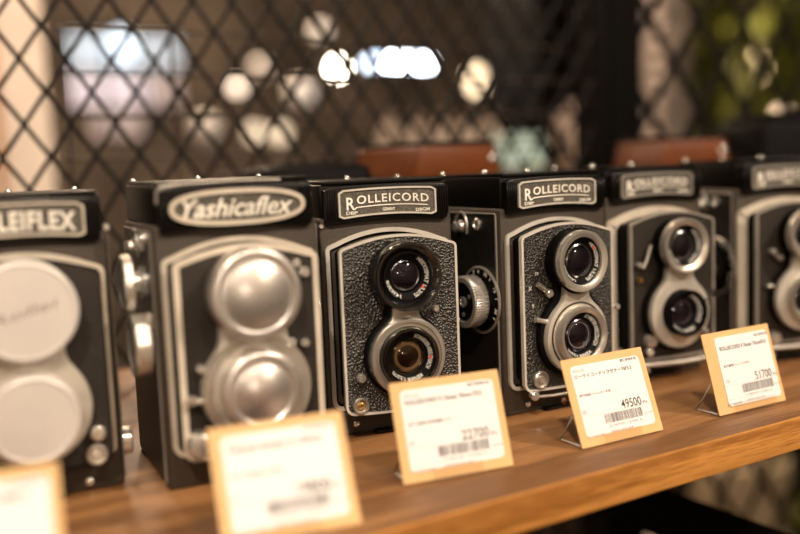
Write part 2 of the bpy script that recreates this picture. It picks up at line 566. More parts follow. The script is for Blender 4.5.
def focus_knob(root, S, z=65, y=19.8, mt='satin_bright'):
    m = MB(); m.lathe([(19.4, 0), (19.4, .9), (18.8, 1.3), (17.9, 1.3), (17.7, .9), (0, .9)], (-37.9, y, z), '-x', 72)
    d = m.build('distance_dial', M['matte'], root, S)
    m = MB(); m.lathe([(19.45, .2), (19.45, 1.1), (18.9, 1.5), (18.2, 1.4)], (-37.9, y, z), '-x', 72)
    m.build('dial_rim', M['satin'], d, S)
    m = MB()
    for k, s_ in enumerate(('3', '4', '5', '7', '10', '15', '30')):
        a = R(-150 + k * 43)
        t = solid(text_bm(s_, None, 2.5), .12)
        q = Matrix.Translation((-39.0, y, z)) @ Matrix.Rotation(a, 4, 'X') @ Matrix.Translation((0, 0, 15.0)) @ Matrix.Rotation(-PI / 2, 4, 'Z')
        m.add(t, q)
        t = bmesh.new(); bmesh.ops.create_cube(t, size=1)
        m.add(t, Matrix.Translation((-39.0, y, z)) @ Matrix.Rotation(a + .3, 4, 'X') @ Matrix.Translation((0, 0, 16.3)) @ Matrix.Diagonal((.2, .5, 2.0, 1)))
    m.build('dial_numbers', M['white'], d, S, smooth=False)
    m = MB()
    m.lathe([(9, 0), (9, 3.2), (14.4, 3.4), (14.9, 4.0), (14.9, 11.8), (14.2, 12.6), (11.6, 12.6), (11.2, 11.2), (0, 11.2)], (-39.0, y, z), '-x', 120, .35, 2)
    kb = m.build('focusing_knob', M[mt], root, S)
    m = MB(); m.lathe([(11.1, 11.0), (11.1, 11.5), (3.4, 11.5), (3.2, 11.3), (0, 11.3)], (-39.0, y, z), '-x', 48)
    m.build('knob_face', M['matte'], kb, S)
    m = MB(); m.lathe([(3.1, 11.2), (3.1, 12.3), (1.9, 12.5), (1.7, 11.9), (0, 11.9)], (-39.0, y, z), '-x', 32)
    for k in range(3):
        a = R(30 + k * 120)
        m.lathe([(1.3, 11.4), (1.3, 11.8), (0, 12.)], (-39.0, y + 7.2 * math.cos(a), z + 7.2 * math.sin(a)), '-x', 16)
    m.build('knob_screw', M['satin'], kb, S)

def side_fittings(root, S):
    # strap lug with its bell shaped stud, and a round screw
    m = MB()
    m.lathe([(3.6, 0), (3.6, 1.2), (2.8, 2.2), (2.6, 4.2), (3.1, 5.0), (2.4, 5.6), (0, 5.6)], (-38, 38, 106.6), '-x', 28)
    pts = [(-38.6, 38 + 6.2 * math.cos(R(a)), 106.6 + 8.2 * math.sin(R(a))) for a in range(-30, 215, 15)]
    m.tube(pts, .8, 8)
    m.build('strap_lug', M['satin'], root, S)
    m = MB()
    m.lathe([(3.6, 0), (3.6, .8), (3.0, 1.4), (2.0, 1.4), (1.7, .9), (0, .9)], (-38, 22, 108.3), '-x', 28)
    m.build('side_button', M['satin_bright'], root, S)

def pc_socket(root, x, z, yb, S, inner='brass', r=4.4):
    m = MB(); m.lathe([(r, 0), (r, 1.6), (r - .5, 2.1), (r - 1.1, 2.0), (r - 1.4, .8), (0, .8)], (x, yb + .5, z), n=40)
    o = m.build('flash_socket', M['satin'], root, S)
    m = MB(); m.lathe([(r * .45, .7), (r * .45, 1.6), (r * .25, 1.9), (0, 1.5)], (x, yb + .5, z), n=24)
    m.build('contact_pin', M[inner], o, S)
    return o

def lever(root, pts, r, y, S, name='lever', mt='satin_bright', knob=None):
    m = MB()
    m.tube([(x, y, z) for x, z in pts], r, 10)
    if knob:
        x, z = pts[-1]
        m.lathe([(knob, -1), (knob, 1.2), (knob * .7, 2.0), (0, 2.1)], (x, y, z), n=20)
    return m.build(name, M[mt], root, S)

TXT_V = [('HEIDOSMAT 1:3,2/75', 35, 160), ('1436208', 200, 262)]
TXT_T = [('SCHNEIDER-KREUZNACH', 15, 125), ('XENAR 1:3,5/75', 145, 235)]

# ---- the cameras, left to right ----------------------------------------------------
UZ, LZ = 87.2, 45.2
# 1 far left, lens caps on
root, hood, yb = camera('twin_lens_camera', (-.2355, .1254, ST), -6.74, 1.01, 9.1,
    dict(trim='creamtrim', trimw=2.6, leather='leather_fine', btrim='matte', boardw=.6),
    'leftmost camera, both lenses under pale flat metal caps, cut by the picture edge')
nameplate(hood, 1.01, 'ROLLEIFLEX', None, 28.2, 'creamtrim')
F8 = figure8(LZ - 1, 24.5, UZ, 18, 15)
m = MB(); m.prism(F8, yb - 5, yb + 1, .8); m.build('lens_housing', M['housing'], root, 1.01)
cap(root, 'lens_cap', UZ + .5, yb - .5, 21.5, 12.5, 0, 1.01, 'creamcap', 'Rollei')
cap(root, 'lens_cap', LZ - 3.5, yb - 5, 19.0, 9, 0, 1.01, 'creamcap')
pc_socket(root, 25, 19.6, yb, 1.01, 'chrome', 4.6)
stud(root, 'release_button', 26, 29.5, yb + .5, 3.3, 4, 'satin_bright', 1.01)
screw(root, 21.9, 4.2, 0, 1.9, 1.01, 'chrome')
m = MB(); m.lathe([(6.5, 0), (6.5, 4.6), (5.8, 5.2), (0, 5.2)], (37.9, 12, 17.5), 'x', 60, .3); m.build('side_knob', M['satin_bright'], root, 1.01)
stud(root, 'hood_catch', 38.0, 119.5, 6, 1.8, 2.5, 'chrome', 1.01)
side_fittings(root, 1.01)

# 2 second, domed caps and script name
root, hood, yb = camera('twin_lens_camera', (-.1454, .0939, ST), -5.66, 1.03, 10.9,
    dict(trim='creamtrim', trimw=2.4, btrim='creamtrim', boardw=2.6, leather='leather_fine'),
    'second camera from the left with an oval script name plate and domed silver lens caps')
S = 1.03
O_ = oval(30.6, 8.0, 124.2, 64, 2.5)
m = MB(); m.prism(O_, -4.2, -2.4); pl = m.build('name_plate', M['plate'], hood, S)
m = MB(); m.ring(O_, inset(O_, 2.0), -5.2, -3.8); m.build('plate_border', M['creamtrim'], pl, S)
m = MB(); m.add(solid(text_bm('Yashicaflex', 50, 8.2, shear=.35, bold=.012), .5), Matrix.Translation((0, -4.2, 120.0))); m.build('lettering', M['letters'], pl, S, smooth=False)
m = MB(); m.tube([(-35.4, -2.6, 127), (-35.0, -2.9, 132.4), (-33, -3.1, 134.2), (-24, -3.2, 135), (0, -3.3, 135.6), (20, -3.2, 135.2)], .6, 8); m.build('hood_edge_glint', M['dulltrim'], hood, S)  # pale tube imitating the highlight along the hood's upper left edge
m = MB(); m.prism(figure8(LZ, 24.2, UZ, 17, 15), yb - 4.5, yb + 1, .9); m.build('lens_housing', M['housing'], root, S)
m = MB(); m.ring([(x * 1.0, z) for x, z in oval(24.2, 24.2, LZ, 64, 2.)], [(x, z) for x, z in oval(20.2, 20.2, LZ, 64, 2.)], yb - 6, yb - 4.4); m.build('shutter_rim', M['satin_bright'], root, S)
cap(root, 'lens_cap', UZ, yb - 1, 19.8, 12.5, 3.4, S, 'capmetal')
cap(root, 'lens_cap', LZ, yb - 4.4, 17.4, 9.2, 3.2, S, 'capmetal')
stud(root, 'tiny_knob', 21.5, 98.0, yb + .5, 2.0, 4, 'chrome', S)
stud(root, 'tiny_knob', 25.0, 94.0, yb + .5, 2.4, 4, 'chrome', S)
stud(root, 'tiny_knob', 16, 63.7, yb - 4.5, 2.2, 3, 'chrome', S)
stud(root, 'tiny_knob', 23.5, 62.2, yb + .5, 2.0, 5, 'chrome', S)
stud(root, 'tiny_knob', -23.7, 56, yb + .5, 2.0, 4, 'chrome', S)
lever(root, [(-22, 41.5), (-25, 42.4), (-28.5, 43.2)], 1.5, yb - 3, S, 'cocking_lever', knob=2.2)
m = MB(); m.lathe([(5.6, 0), (5.6, 3.5), (4.8, 5.4), (2.5, 6.4), (0, 6.6)], (-26.1, yb + .5, 23.5), n=40); m.build('release_button', M['satin_bright'], root, S)
# winding side
for nm, z, y, r, x0, x1 in (('winding_knob', 91, 24, 13.4, -48.6, -43.6), ('focusing_knob', 64, 16, 14.2, -47.0, -39.6)):
    m = MB()
    m.lathe([(5, 0), (5, -x0 - 38 - (x1 - x0)), (r - .5, -x0 - 38 - (x1 - x0) + .1), (r, -x0 - 38 - (x1 - x0) + .7), (r, -x0 - 38 - .7), (r - .6, -x0 - 38), (r - 3, -x0 - 38), (r - 3.4, -x0 - 38.6), (0, -x0 - 38.6)],
            (-38, y, z), '-x', 96, .3)
    kb = m.build(nm, M['satin_bright'], root, S)
m = MB(); m.lathe([(7.5, 0), (7.5, 1.8), (5.4, 2.4), (5.4, 5.4)], (-37.8, 24, 91), '-x', 40); m.build('knob_collar', M['chrome'], root, S)
side_fittings(root, S)
m = MB(); m.lathe([(2.2, 0), (2.2, 2.6), (1.6, 3.2), (0, 3.2)], (-38, 12, 112), '-x', 24); m.build('side_button', M['chrome'], root, S)
m = MB(); m.box(-41, -38, 6, 14, 71, 79, 1.2, 2); m.build('lock_tab', M['satin'], root, S)

# 3 third, black bevelled viewing lens
S = 1.
root, hood, yb = camera('twin_lens_camera', (-.0519, .1181, ST), -11.04, S, 16.0,
    dict(trim='silvertrim', trimw=2.2),
    'third camera from the left, coarse black leather front and dark upper lens ring')
nameplate(hood, S, 'ROLLEICORD', ('DBP', 'GERMANY', 'DBGM'))
m = MB(); m.prism(figure8(LZ, 22, UZ, 15, 9.5), yb - 3.2, yb + .6, .8); hs = m.build('lens_housing', M['matte'], root, S)
m = MB(); m.prism(figure8(LZ - .3, 20.6, UZ, 14, 7.6), yb - 6.5, yb - 3.0, 1.2); m.build('housing_face', M['housing_dark'], hs, S)
lens(root, 'viewing_lens', UZ, yb - .5, dict(ro=17.9, h=13.4, ri=12.6, rg=8.8, bevel=1.4, hoodslope=3.2, glassdepth=4.6, floor=6.2, ringmat='darkchrome', text=TXT_V, reddot=125), S)
m = MB(); m.lathe([(20.4, 0), (20.4, 2.0), (19.6, 2.7), (18.2, 2.7), (17.9, 1.6), (16.0, 1.6)], (0, yb - 6.3, LZ), n=96); m.build('shutter_rim', M['satin'], root, S)
lens(root, 'taking_lens', LZ, yb - 6.0, dict(ro=15.6, h=6.6, ri=13.2, rg=9.6, bevel=1.2, glassdepth=3.2, lift=.8, ringmat='darkchrome', text=TXT_T, glass='glass_warm', reddot=95), S)
stud(root, 'shutter_stud', -24.2, 35.5, yb + .5, 2.5, 4.5, 'chrome', S)
pc_socket(root, -24.6, 20.6, yb, S, 'brass', 4.4)
stud(root, 'tiny_knob', 18.3, 68.0, yb + .5, 1.9, 4, 'chrome', S)
screw(root, -22.0, 6.0, 0, 1.9, S, 'chrome')
stud(root, 'hood_catch', -36.2, 113.4, 1, 1.3, 2.0, 'chrome', S)
focus_knob(root, S); side_fittings(root, S)

# 4 fourth, polished rings, sharpest
root, hood, yb = camera('twin_lens_camera', (.0463, .0969, ST), -2.15, S, 10.1,
    dict(trim='silvertrim', trimw=2.0),
    'fourth camera from the left with polished silver lens rings and visible side dial')
nameplate(hood, S, 'ROLLEICORD', ('DBP', 'GERMANY', 'DBGM'), 27.4, 'silvertrim')
m = MB(); m.prism(figure8(LZ, 24, UZ, 15, 12.5), yb - 3.5, yb + .6, .8); hs = m.build('lens_housing', M['matte'], root, S)
m = MB(); m.prism(figure8(LZ - .3, 21.6, UZ, 14.5, 8.6), yb - 7.2, yb - 3.3, 1.2); m.build('housing_face', M['housing'], hs, S)
m = MB(); m.lathe([(17.0, 0), (17.0, 10)], (0, yb, UZ), n=64); m.lathe([(18.4, 9.2), (17.2, 9.2)], (0, yb, UZ), n=64); m.build('lens_tube', M['matte'], root, S)
lens(root, 'viewing_lens', UZ, yb - 8.5, dict(ro=17.2, h=4.9, ri=13.0, rg=9.9, bevel=1.8, glassdepth=3.4, ringmat='satin_bright', text=TXT_V, reddot=55, lift=.8), S)
m = MB(); m.lathe([(18.9, 0), (18.9, .25), (17.9, .3), (17.9, 0)], (0, yb - 7.1, LZ), n=96)
m.build('scale_ring', M['ink'], root, S)
lens(root, 'taking_lens', LZ, yb - 7.0, dict(ro=16.6, h=6.0, ri=13.0, rg=9.7, bevel=1.2, hoodslope=1.6, glassdepth=3.6, lift=.8, ringmat='satin', text=TXT_T), S)
lever(root, [(-23.6, 75.6), (-20, 73), (-15.9, 69.8)], 1.6, yb - 2, S, 'speed_lever', knob=2.4)
lever(root, [(-26.5, 56.5), (-22, 55.2), (-18.5, 54.2)], 1.5, yb - 3, S, 'cocking_lever', knob=2.2)
pc_socket(root, -21.6, 21.6, yb, S, 'satin_bright', 5.0)
stud(root, 'release_button', -28.0, 14.0, yb - .2, 2.7, 4.2, 'chrome', S)
lever(root, [(-27, 12.6), (-14, 11.6), (-3.3, 11.3), (6, 11.2)], .8, yb - .4, S, 'release_rod')
stud(root, 'tiny_knob', 33.6, 57, yb + .5, 1.7, 3.4, 'chrome', S)
screw(root, -21.8, 5.2, 0, 1.7, S, 'chrome')
screw(root, .5, 4.4, -4.4, 1.9, S, 'brownspot')
m = MB()
for s_, x, z in (('M', -22.4, 80.2), ('X', -27, 72.4), ('V', -25.4, 62.6)):
    m.add(solid(text_bm(s_, None, 1.9), .15), Matrix.Translation((x, yb + .4, z)))
m.build('dial_letters', M['white'], root, S, smooth=False)
focus_knob(root, S); side_fittings(root, S)

# 5 fifth, wide cream band
root, hood, yb = camera('twin_lens_camera', (.1473, .1172, ST), -8.81, S, 16.9,
    dict(trim='creamtrim', trimw=6.4, tw=37.2, leather='leather_fine', btrim='dulltrim', boardw=1.4),
    'fifth camera from the left, cream front band and black ring on lower lens')
nameplate(hood, S, 'ROLLEICORD', ('DBP', 'GERMANY', 'DBGM'), 27.8, 'dulltrim')
m = MB(); m.prism(figure8(LZ, 24.6, UZ, 15, 12), yb - 3.5, yb + .6, .8); hs = m.build('lens_housing', M['matte'], root, S)
m = MB(); m.prism(figure8(LZ - .3, 22.4, UZ, 14.5, 10), yb - 7.4, yb - 3.3, 1.4); m.build('housing_face', M['housing'], hs, S)
m = MB(); m.lathe([(16.4, 0), (16.4, 10)], (0, yb, UZ), n=64); m.build('lens_tube', M['matte'], root, S)
lens(root, 'viewing_lens', UZ, yb - 8, dict(ro=17.0, h=5.4, ri=12.6, rg=9.4, bevel=1.6, hoodslope=1.8, glassdepth=3.6, ringmat='satin', text=TXT_V, lift=.8), S)
lens(root, 'taking_lens', LZ, yb - 7.2, dict(ro=14.6, h=7.6, ri=12.8, rg=9.2, bevel=1.0, glassdepth=3.6, ringmat='matte', text=TXT_T, lift=.8), S)
stud(root, 'tiny_knob', -27.4, 76.3, yb + .5, 1.9, 4, 'chrome', S)
stud(root, 'tiny_knob', -27.2, 67.0, yb + .5, 1.7, 4, 'brass', S)
lever(root, [(-24, 74), (-21, 79), (-18, 88)], 1.1, yb - 1, S, 'speed_lever', 'satin')
lever(root, [(12, 51), (16, 54), (20, 56)], 1.0, yb - 13.6, S, 'aperture_lever', 'darkchrome', knob=2.2)
stud(root, 'tiny_knob', 16, 32, yb - 7, 1.9, 5, 'chrome', S)
m = MB(); m.lathe([(4.6, 0), (4.6, 2.6), (3.4, 4.2), (0, 4.6)], (-19, yb + .5, 28.0), n=32); m.build('release_button', M['satin'], root, S)
stud(root, 'tiny_knob', -20.3, 21.0, yb + .5, 2.6, 4, 'chrome', S)
lever(root, [(-26, 13), (-10, 12), (8, 11.6), (26, 12.4)], 1.4, yb - .4, S, 'front_rod', 'satin')
stud(root, 'tripod_stud', -12.1, 6.2, -3.5, 3.0, 3.6, 'chrome', S)
focus_knob(root, S); side_fittings(root, S)

# 6 rightmost
S = 1.01
root, hood, yb = camera('twin_lens_camera', (.2478, .0948, ST), -15.49, S, 12.7,
    dict(trim='creamtrim', trimw=7.2, tw=37.3, leather='leather_fine', btrim='dulltrim', boardw=1.2),
    'rightmost camera, its lenses cut by the picture edge, broad cream front band')
nameplate(hood, S, 'ROLLEICORD', ('DBP', 'GERMANY', 'DBGM'), 27.8, 'dulltrim')
m = MB(); m.prism(figure8(LZ, 23.6, UZ, 15, 11), yb - 3.5, yb + .6, .8); hs = m.build('lens_housing', M['matte'], root, S)
m = MB(); m.prism(figure8(LZ - .3, 21.8, UZ, 14.5, 9), yb - 7.0, yb - 3.3, 1.4); m.build('housing_face', M['housing'], hs, S)
m = MB(); m.lathe([(16.4, 0), (16.4, 9)], (0, yb, UZ), n=64); m.build('lens_tube', M['matte'], root, S)
lens(root, 'viewing_lens', UZ, yb - 8, dict(ro=17.0, h=5.4, ri=12.8, rg=9.8, bevel=1.6, glassdepth=3.6, ringmat='satin', text=TXT_V, lift=.8), S)
lens(root, 'taking_lens', LZ, yb - 7, dict(ro=15.8, h=6.4, ri=12.8, rg=9.4, bevel=1.0, glassdepth=3.6, ringmat='satin', text=TXT_T, lift=.8), S)
stud(root, 'tiny_knob', -22.0, 76.5, yb + .3, 2.2, 4.6, 'chrome', S)
lever(root, [(-20, 74), (-16.5, 72)], 1.3, yb - 2, S, 'speed_lever', 'satin', knob=2.0)
lever(root, [(-26, 54), (-22, 53.7), (-17.5, 53.0)], 1.3, yb - 2, S, 'cocking_lever', knob=2.2)
m = MB(); m.lathe([(4.6, 0), (4.6, 2.6), (3.4, 4.2), (0, 4.6)], (-19.5, yb + .5, 18.6), n=32); m.build('release_button', M['satin'], root, S)
stud(root, 'tripod_stud', -14, 4.6, -3.5, 2.8, 3.6, 'satin', S)
lever(root, [(-26, 12.4), (-10, 11.6), (8, 11.4), (26, 12)], 1.4, yb - .4, S, 'front_rod', 'satin')
focus_knob(root, S, mt='black'); side_fittings(root, S)

# ------------------------------------------------------------------ price cards and their clear stands
def round_rect(x0, x1, z0, z1, r, k=5):
    P = []
    for cx, cz, a in ((x0 + r, z0 + r, 180), (x1 - r, z0 + r, 270), (x1 - r, z1 - r, 0), (x0 + r, z1 - r, 90)):
        for i in range(k + 1):
            t = R(a + 90 * i / k); P.append((cx + r * math.cos(t), cz + r * math.sin(t)))
    return P

def price_card(x, y, rz, tilt, w, h, lab, lines, price, label, seed, thick=0., shift=0.):
    root = empty('price_card', (x, y, ST), R(rz), label, 'price tag', 'price tags in clear stands along the shelf edge')
    tl = Matrix.Translation((0, 0, 1.0)) @ Matrix.Rotation(-R(tilt), 4, 'X')
    def put(mb): bmesh.ops.transform(mb.bm, matrix=tl, verts=mb.bm.verts); return mb
    m = MB(); m.prism(round_rect(-w / 2, w / 2, 0, h, .5), -.25, .25)
    put(m).build('backing_card', M['card'], root)
    x0, x1, z0, z1 = -w / 2 + lab[0], w / 2 - lab[1], lab[2], h - lab[3]
    yf = -.25 - .12 - thick
    m = MB(); m.prism(round_rect(x0, x1, z0, z1, 2.4), yf, -.25)
    lb = put(m).build('white_label', M['label'], root)
    def X(f): return -w / 2 + f * w + shift
    def Z(f): return h * (1 - f)
    m = MB(); mf = MB()
    for s_, a, b, zf, hh, dark in lines:
        t = text_bm(s_, (b - a) * w, hh, bold=.022 if dark else .008)
        (m if dark else mf).add(t, Matrix.Translation(((X(a) + X(b)) / 2, yf - .04, Z(zf))))
    if price:
        t = text_bm(price, .25 * w, 4.6, bold=.008)
        m.add(t, Matrix.Translation((X(.745), yf - .04, Z(.665))))
        t = text_bm('税込', .06 * w, 1.5, bold=.02)
        m.add(t, Matrix.Translation((X(.915), yf - .04, Z(.655))))
    rnd = random.Random(seed)
    # barcode bars
    xx = X(.39)
    while xx < X(.85):
        bw = rnd.choice((.22, .22, .4, .6)); zt = Z(.685)
        t = bmesh.new()
        vs = [t.verts.new(p) for p in ((xx, yf - .04, Z(.79)), (xx + bw, yf - .04, Z(.79)), (xx + bw, yf - .04, zt), (xx, yf - .04, zt))]
        t.faces.new(vs); m.add(t)
        xx += bw + rnd.choice((.22, .3, .45))
    for za, xa, xb in ((.672, .12, .96), (.845, .16, .96)):
        t = bmesh.new()
        vs = [t.verts.new(p) for p in ((X(xa), yf - .04, Z(za)), (X(xb), yf - .04, Z(za)), (X(xb), yf - .04, Z(za) + .09), (X(xa), yf - .04, Z(za) + .09))]
        t.faces.new(vs); mf.add(t)
    put(m).build('printed_text', M['ink'], lb, smooth=False)
    put(mf).build('faint_print', M['faint'], lb, smooth=False)
    return root

def card_stand(x, y, rz, tilt, h, label, tabx=(-8, 14)):
    root = empty('card_stand', (x, y, ST), R(rz), label, 'card stand', 'clear stands holding the price tags')
    tl = Matrix.Translation((0, 0, 1.0)) @ Matrix.Rotation(-R(tilt), 4, 'X')
    a, b = tabx
    m = MB()
    m.box(a, b, .45, 1.35, -.6, h * .62, .25, 1)
    m.box(a, b, -2.2, 1.3, -1.2, -.45, .2, 1)
    m.box(a, b, -2.2, -1.3, -1.1, 5.2, .25, 1)
    bmesh.ops.transform(m.bm, matrix=tl, verts=m.bm.verts)
    m.build('holder_plate', M['acrylic'], root)
    m = MB()
    top = tl @ Vector((0, 1.8, h * .42))
    for sx in (-24.5, 24.5):
        q = tl @ Vector((sx, 1.4, .6))
        m.tube([(sx, top.y, top.z), (sx, top.y + 11, .75), (sx, q.y + 1.5, .75)], .6, 8)
    m.tube([(-24.5, top.y, top.z), (24.5, top.y, top.z)], .6, 8)
    m.build('back_leg', M['leg'], root)
    return root

HDR = '店舗併売対応'
def L_(brand, title, note, a=.16, tw=.86):
    return [(HDR, .74, .95, .135, 1.5, 1), (brand, a, a + .13, .165, 1.4, 0), (title, a, tw, .24, 2.25, 1), (note, a + .0, a + .38, .45, 1.5, 1),
            ('日', a - .01, a + .03, .64, 1.9, 0), ('4 98700 12345 6', .42, .82, .835, 1.1, 0), ('0123456789', .14, .34, .91, 1.2, 0), ('2022.02.07', .42, .70, .90, 1.2, 0), ('12.3.4', .88, .97, .78, 1.3, 0)]
cards = [
    (-.2725, .018, -8.5, 22, 56, 46, (4.5, 3.5, 4.5, 4.0), L_('ROLLEI', 'ROLLEIFLEX AUTOMAT', '状態説明 外観並品'), '49500', 'blurred price tag at the far left corner of the picture', 'clear stand at the far left corner under a blurred tag'),
    (-.1603, .0138, -8.39, 25.2, 56, 46.5, (4.5, 3.8, 4.5, 4.0), L_('YASHICA', 'YASHICAFLEX A 75F3.5', '状態説明 外観'), '19800', 'overexposed blurred price tag in front of the camera with the domed caps', 'clear stand with a bright glint, in front of the camera with domed caps'),
    (-.0683, .0329, -8.74, 17.3, 56, 45.6, (4.4, 3.6, 4.6, 4.0), L_('ROLLEI', 'ROLLEICORD IV Xenar 75mm F3.5', '状態説明 説明書あり'), '22700', 'price tag reading 22700 before the third camera from the left', 'clear stand holding the tag before the third camera from the left'),
    (.0283, .0262, -1.85, 21.0, 54.4, 44.5, (4.6, 3.6, 4.4, 4.0), L_('ROLLEI', 'ローライコードＶクセナー75F3.5', '状態説明 シャッター不良'), '49500', 'sharp price tag reading 49500 in front of the fourth camera from the left', 'clear stand with a thin back leg holding the 49500 tag'),
    (.1248, .0236, -1.38, 16.8, 54.3, 44.9, (8.4, 3.0, 3.4, 3.2), L_('', 'ROLLEICORD V Xenar 75mmF3.5', '状態説明 レンズくもり', .2, .9), '51700', 'price tag reading 51700 on a wider yellow backing, rightmost on the shelf', 'rightmost clear stand, holding the 51700 tag'),
]
for i, (x, y, rz, tilt, w, h, lab, lines, price, lb, sl) in enumerate(cards):
    lines = [l for l in lines if l[0]]
    price_card(x, y, rz, tilt, w, h, lab, lines, price, lb, 10 + i, .5 if i == 4 else 0., 0. if i == 4 else -2.6)
    card_stand(x, y, rz, tilt, h, sl, (-13, 12) if i != 4 else (-16, 18))

# ------------------------------------------------------------------ shelf
m = MB(); m.box(-1100, 1900, 0, 385, -18.6, 0, .8, 2)
sh = m.build('wooden_shelf', wood('shelf_top_wood', (.150, .066, .024), (.31, .150, .056), 1., .42, .0), None)
sh.location = (0, 0, ST)
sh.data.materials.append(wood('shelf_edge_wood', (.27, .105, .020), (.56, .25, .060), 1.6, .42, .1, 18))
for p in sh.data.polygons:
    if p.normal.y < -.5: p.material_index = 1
tag(sh, 'brown wooden shelf plank with a lighter orange front edge carrying the row of cameras', 'shelf')
# steel frame below the shelf: each cross rail is a thing
for x, lb in ((-.60, 'black steel cross rail under the left end of the shelf'), (.186, 'black steel cross rail slanting below the shelf edge'), (1.25, 'black steel cross rail under the far right of the shelf')):
    m2 = MB(); m2.box(-13, 13, 15, 385, -26, 0, 1.2, 1); m2.box(-13, 13, 365, 385, 0, 80.5, 1, 1)
    o = m2.build('steel_rail', M['edge_steel'], None); o.location = (x, 0, 1.0)
    tag(o, lb, 'rail', 'steel rails under the shelf')

# ------------------------------------------------------------------ brown leather cases behind the row
def case(name, x, y, rz, w, d, h, label, lid=True):
    root = empty(name, (x, y, ST), R(rz), label, 'camera case', 'leather cases behind the row of cameras')
    m = MB(); m.box(-w / 2, w / 2, -d / 2, d / 2, 0, h - 24, 6, 3); m.build('case_body', M['black'], root)
    m = MB()
    P = [(-w / 2, h - 24.5), (w / 2, h - 24.5), (w / 2 - 5, h - 3), (w / 2 - 9, h), (-w / 2 + 9, h), (-w / 2 + 5, h - 3)]
    m.prism(P, -d / 2, d / 2, 2.0); m.build('flap', M['tan'], root)
    m = MB(); m.box(-w / 2 + 7, w / 2 - 7, -d / 2 - 1, d / 2 + 1, h - .8, h + 2.2, .8, 2); m.build('top_panel', M['hood'], root)
    m = MB()
    m.lathe([(3.4, 0), (3.2, 1.2), (1.5, 2.2), (0, 2.3)], (w / 2 - 9, -d / 2 + .5, h - 12), n=20)
    m.build('snap_stud', M['chrome'], root)
    return root
case('leather_case', .100, .312, 3, 82, 86, 158, 'brown leather case with dark top, behind the third and fourth cameras')
case('leather_case', .362, .300, -14, 72, 80, 157, 'brown leather case standing behind the fifth camera, right of the dark post')
m = MB(); m.box(-62, 62, -38, 38, 0, 170, 7, 3); m.box(-50, 50, -34, 34, 169, 176, 2, 2)
o = m.build('black_case', M['matte'], None); o.location = (.468, .245, ST); o.rotation_euler.z = R(-16)
tag(o, 'plain black case behind the rightmost camera, next to a brown leather one', 'case')
m = MB(); m.box(-75, 75, -35, 35, 0, 186, 7, 3); o = m.build('black_case', M['matte'], None); o.location = (.618, .27, ST); o.rotation_euler.z = R(-8)
tag(o, 'tallest black case at the right edge, beyond the other black case', 'case')
m = MB(); m.box(-42, 42, -34, 34, 0, 146, 9, 3); m.box(-20, 20, -20, 20, 145, 148, 1, 1); o = m.build('black_case', M['matte'], None); o.location = (-.005, .315, ST); o.rotation_euler.z = R(-6)
tag(o, 'small black case tucked left of the brown leather case', 'case')

# ------------------------------------------------------------------ mesh fence
def fence(name, x0, x1, z0, z1, y, P, V, w, label, px, pz):
    """diamond mesh with half pitch P/2, V/2; a node sits at (px, pz)"""
    root = empty(name, ((x0 + x1) / 2, y, z0), 0, label, 'fence')
    cx = (x0 + x1) / 2
    bm = bmesh.new()
    sl = V / P
    th = .0012
    for s in (1, -1):
        # lines z = pz + s*sl*(x-px) + k*V
        k0 = int(math.floor((z0 - pz - abs(sl) * (x1 - x0 + abs(px) + 2)) / V)) - 2
        k1 = int(math.ceil((z1 - pz + abs(sl) * (x1 - x0 + abs(px) + 2)) / V)) + 2
        for k in range(k0, k1):
            # clip to rectangle
            pts = []
            xa, xb = x0, x1
            fa = lambda x: pz + s * sl * (x - px) + k * V
            inv = lambda z: px + (z - pz - k * V) / (s * sl)
            xs = sorted((inv(z0), inv(z1)))
            xa, xb = max(x0, xs[0]), min(x1, xs[1])
            if xb - xa < .003: continue
            # strand bends slightly at each node so it reads as woven metal
            d = Vector((1, 0, s * sl)).normalized(); nrm = Vector((-d.z, 0, d.x))
            yo = .0008 * s
            A = Vector((xa - cx, yo, fa(xa) - z0)); B = Vector((xb - cx, yo, fa(xb) - z0))
            q = []
            for p in (A, B):
                q.append([bm.verts.new(p + nrm * a * w / 2 + Vector((0, b * th, 0))) for a, b in ((-1, -1), (1, -1), (1, 1), (-1, 1))])
            for i in range(4): bm.faces.new((q[0][i], q[0][(i + 1) % 4], q[1][(i + 1) % 4], q[1][i]))
    bmesh.ops.recalc_face_normals(bm, faces=bm.faces)
    me = bpy.data.meshes.new('diamond_mesh'); bm.to_mesh(me); bm.free(); me.materials.append(M['wire'])
    o = bpy.data.objects.new('diamond_mesh', me); COL.objects.link(o); o.parent = root
    for s in (0, 1):
        m = MB()
        zz = ((z1 - z0) * s) * 1000
        m.box((x0 - cx) * 1000, (x1 - cx) * 1000, -8, 8, zz - 8, zz + 8, 1, 1)
        m.build('frame_bar', M['wire'], root)
    return root
FY = .395
fence('mesh_fence', -1.5, .358, .25, 2.35, FY, .0322, .0462, .0030, 'black diamond mesh fence panel left of the dark post', -0.1679, 1.3517)
fence('mesh_fence', .42, 2.6, .25, 2.35, FY, .074, .098, .0085, 'wider diamond mesh fence panel right of the dark post', 0.6194, 1.3375)
m = MB(); m.box(-26, 26, -22, 24, 0, 2600, 2, 1); m.box(-18, 18, -26, -21, 0, 2600, 1, 1)
o = m.build('steel_post', M['edge_steel'], None); o.location = (.388, FY + .012, 0)
tag(o, 'thick dark vertical post between the two mesh fence panels', 'post')
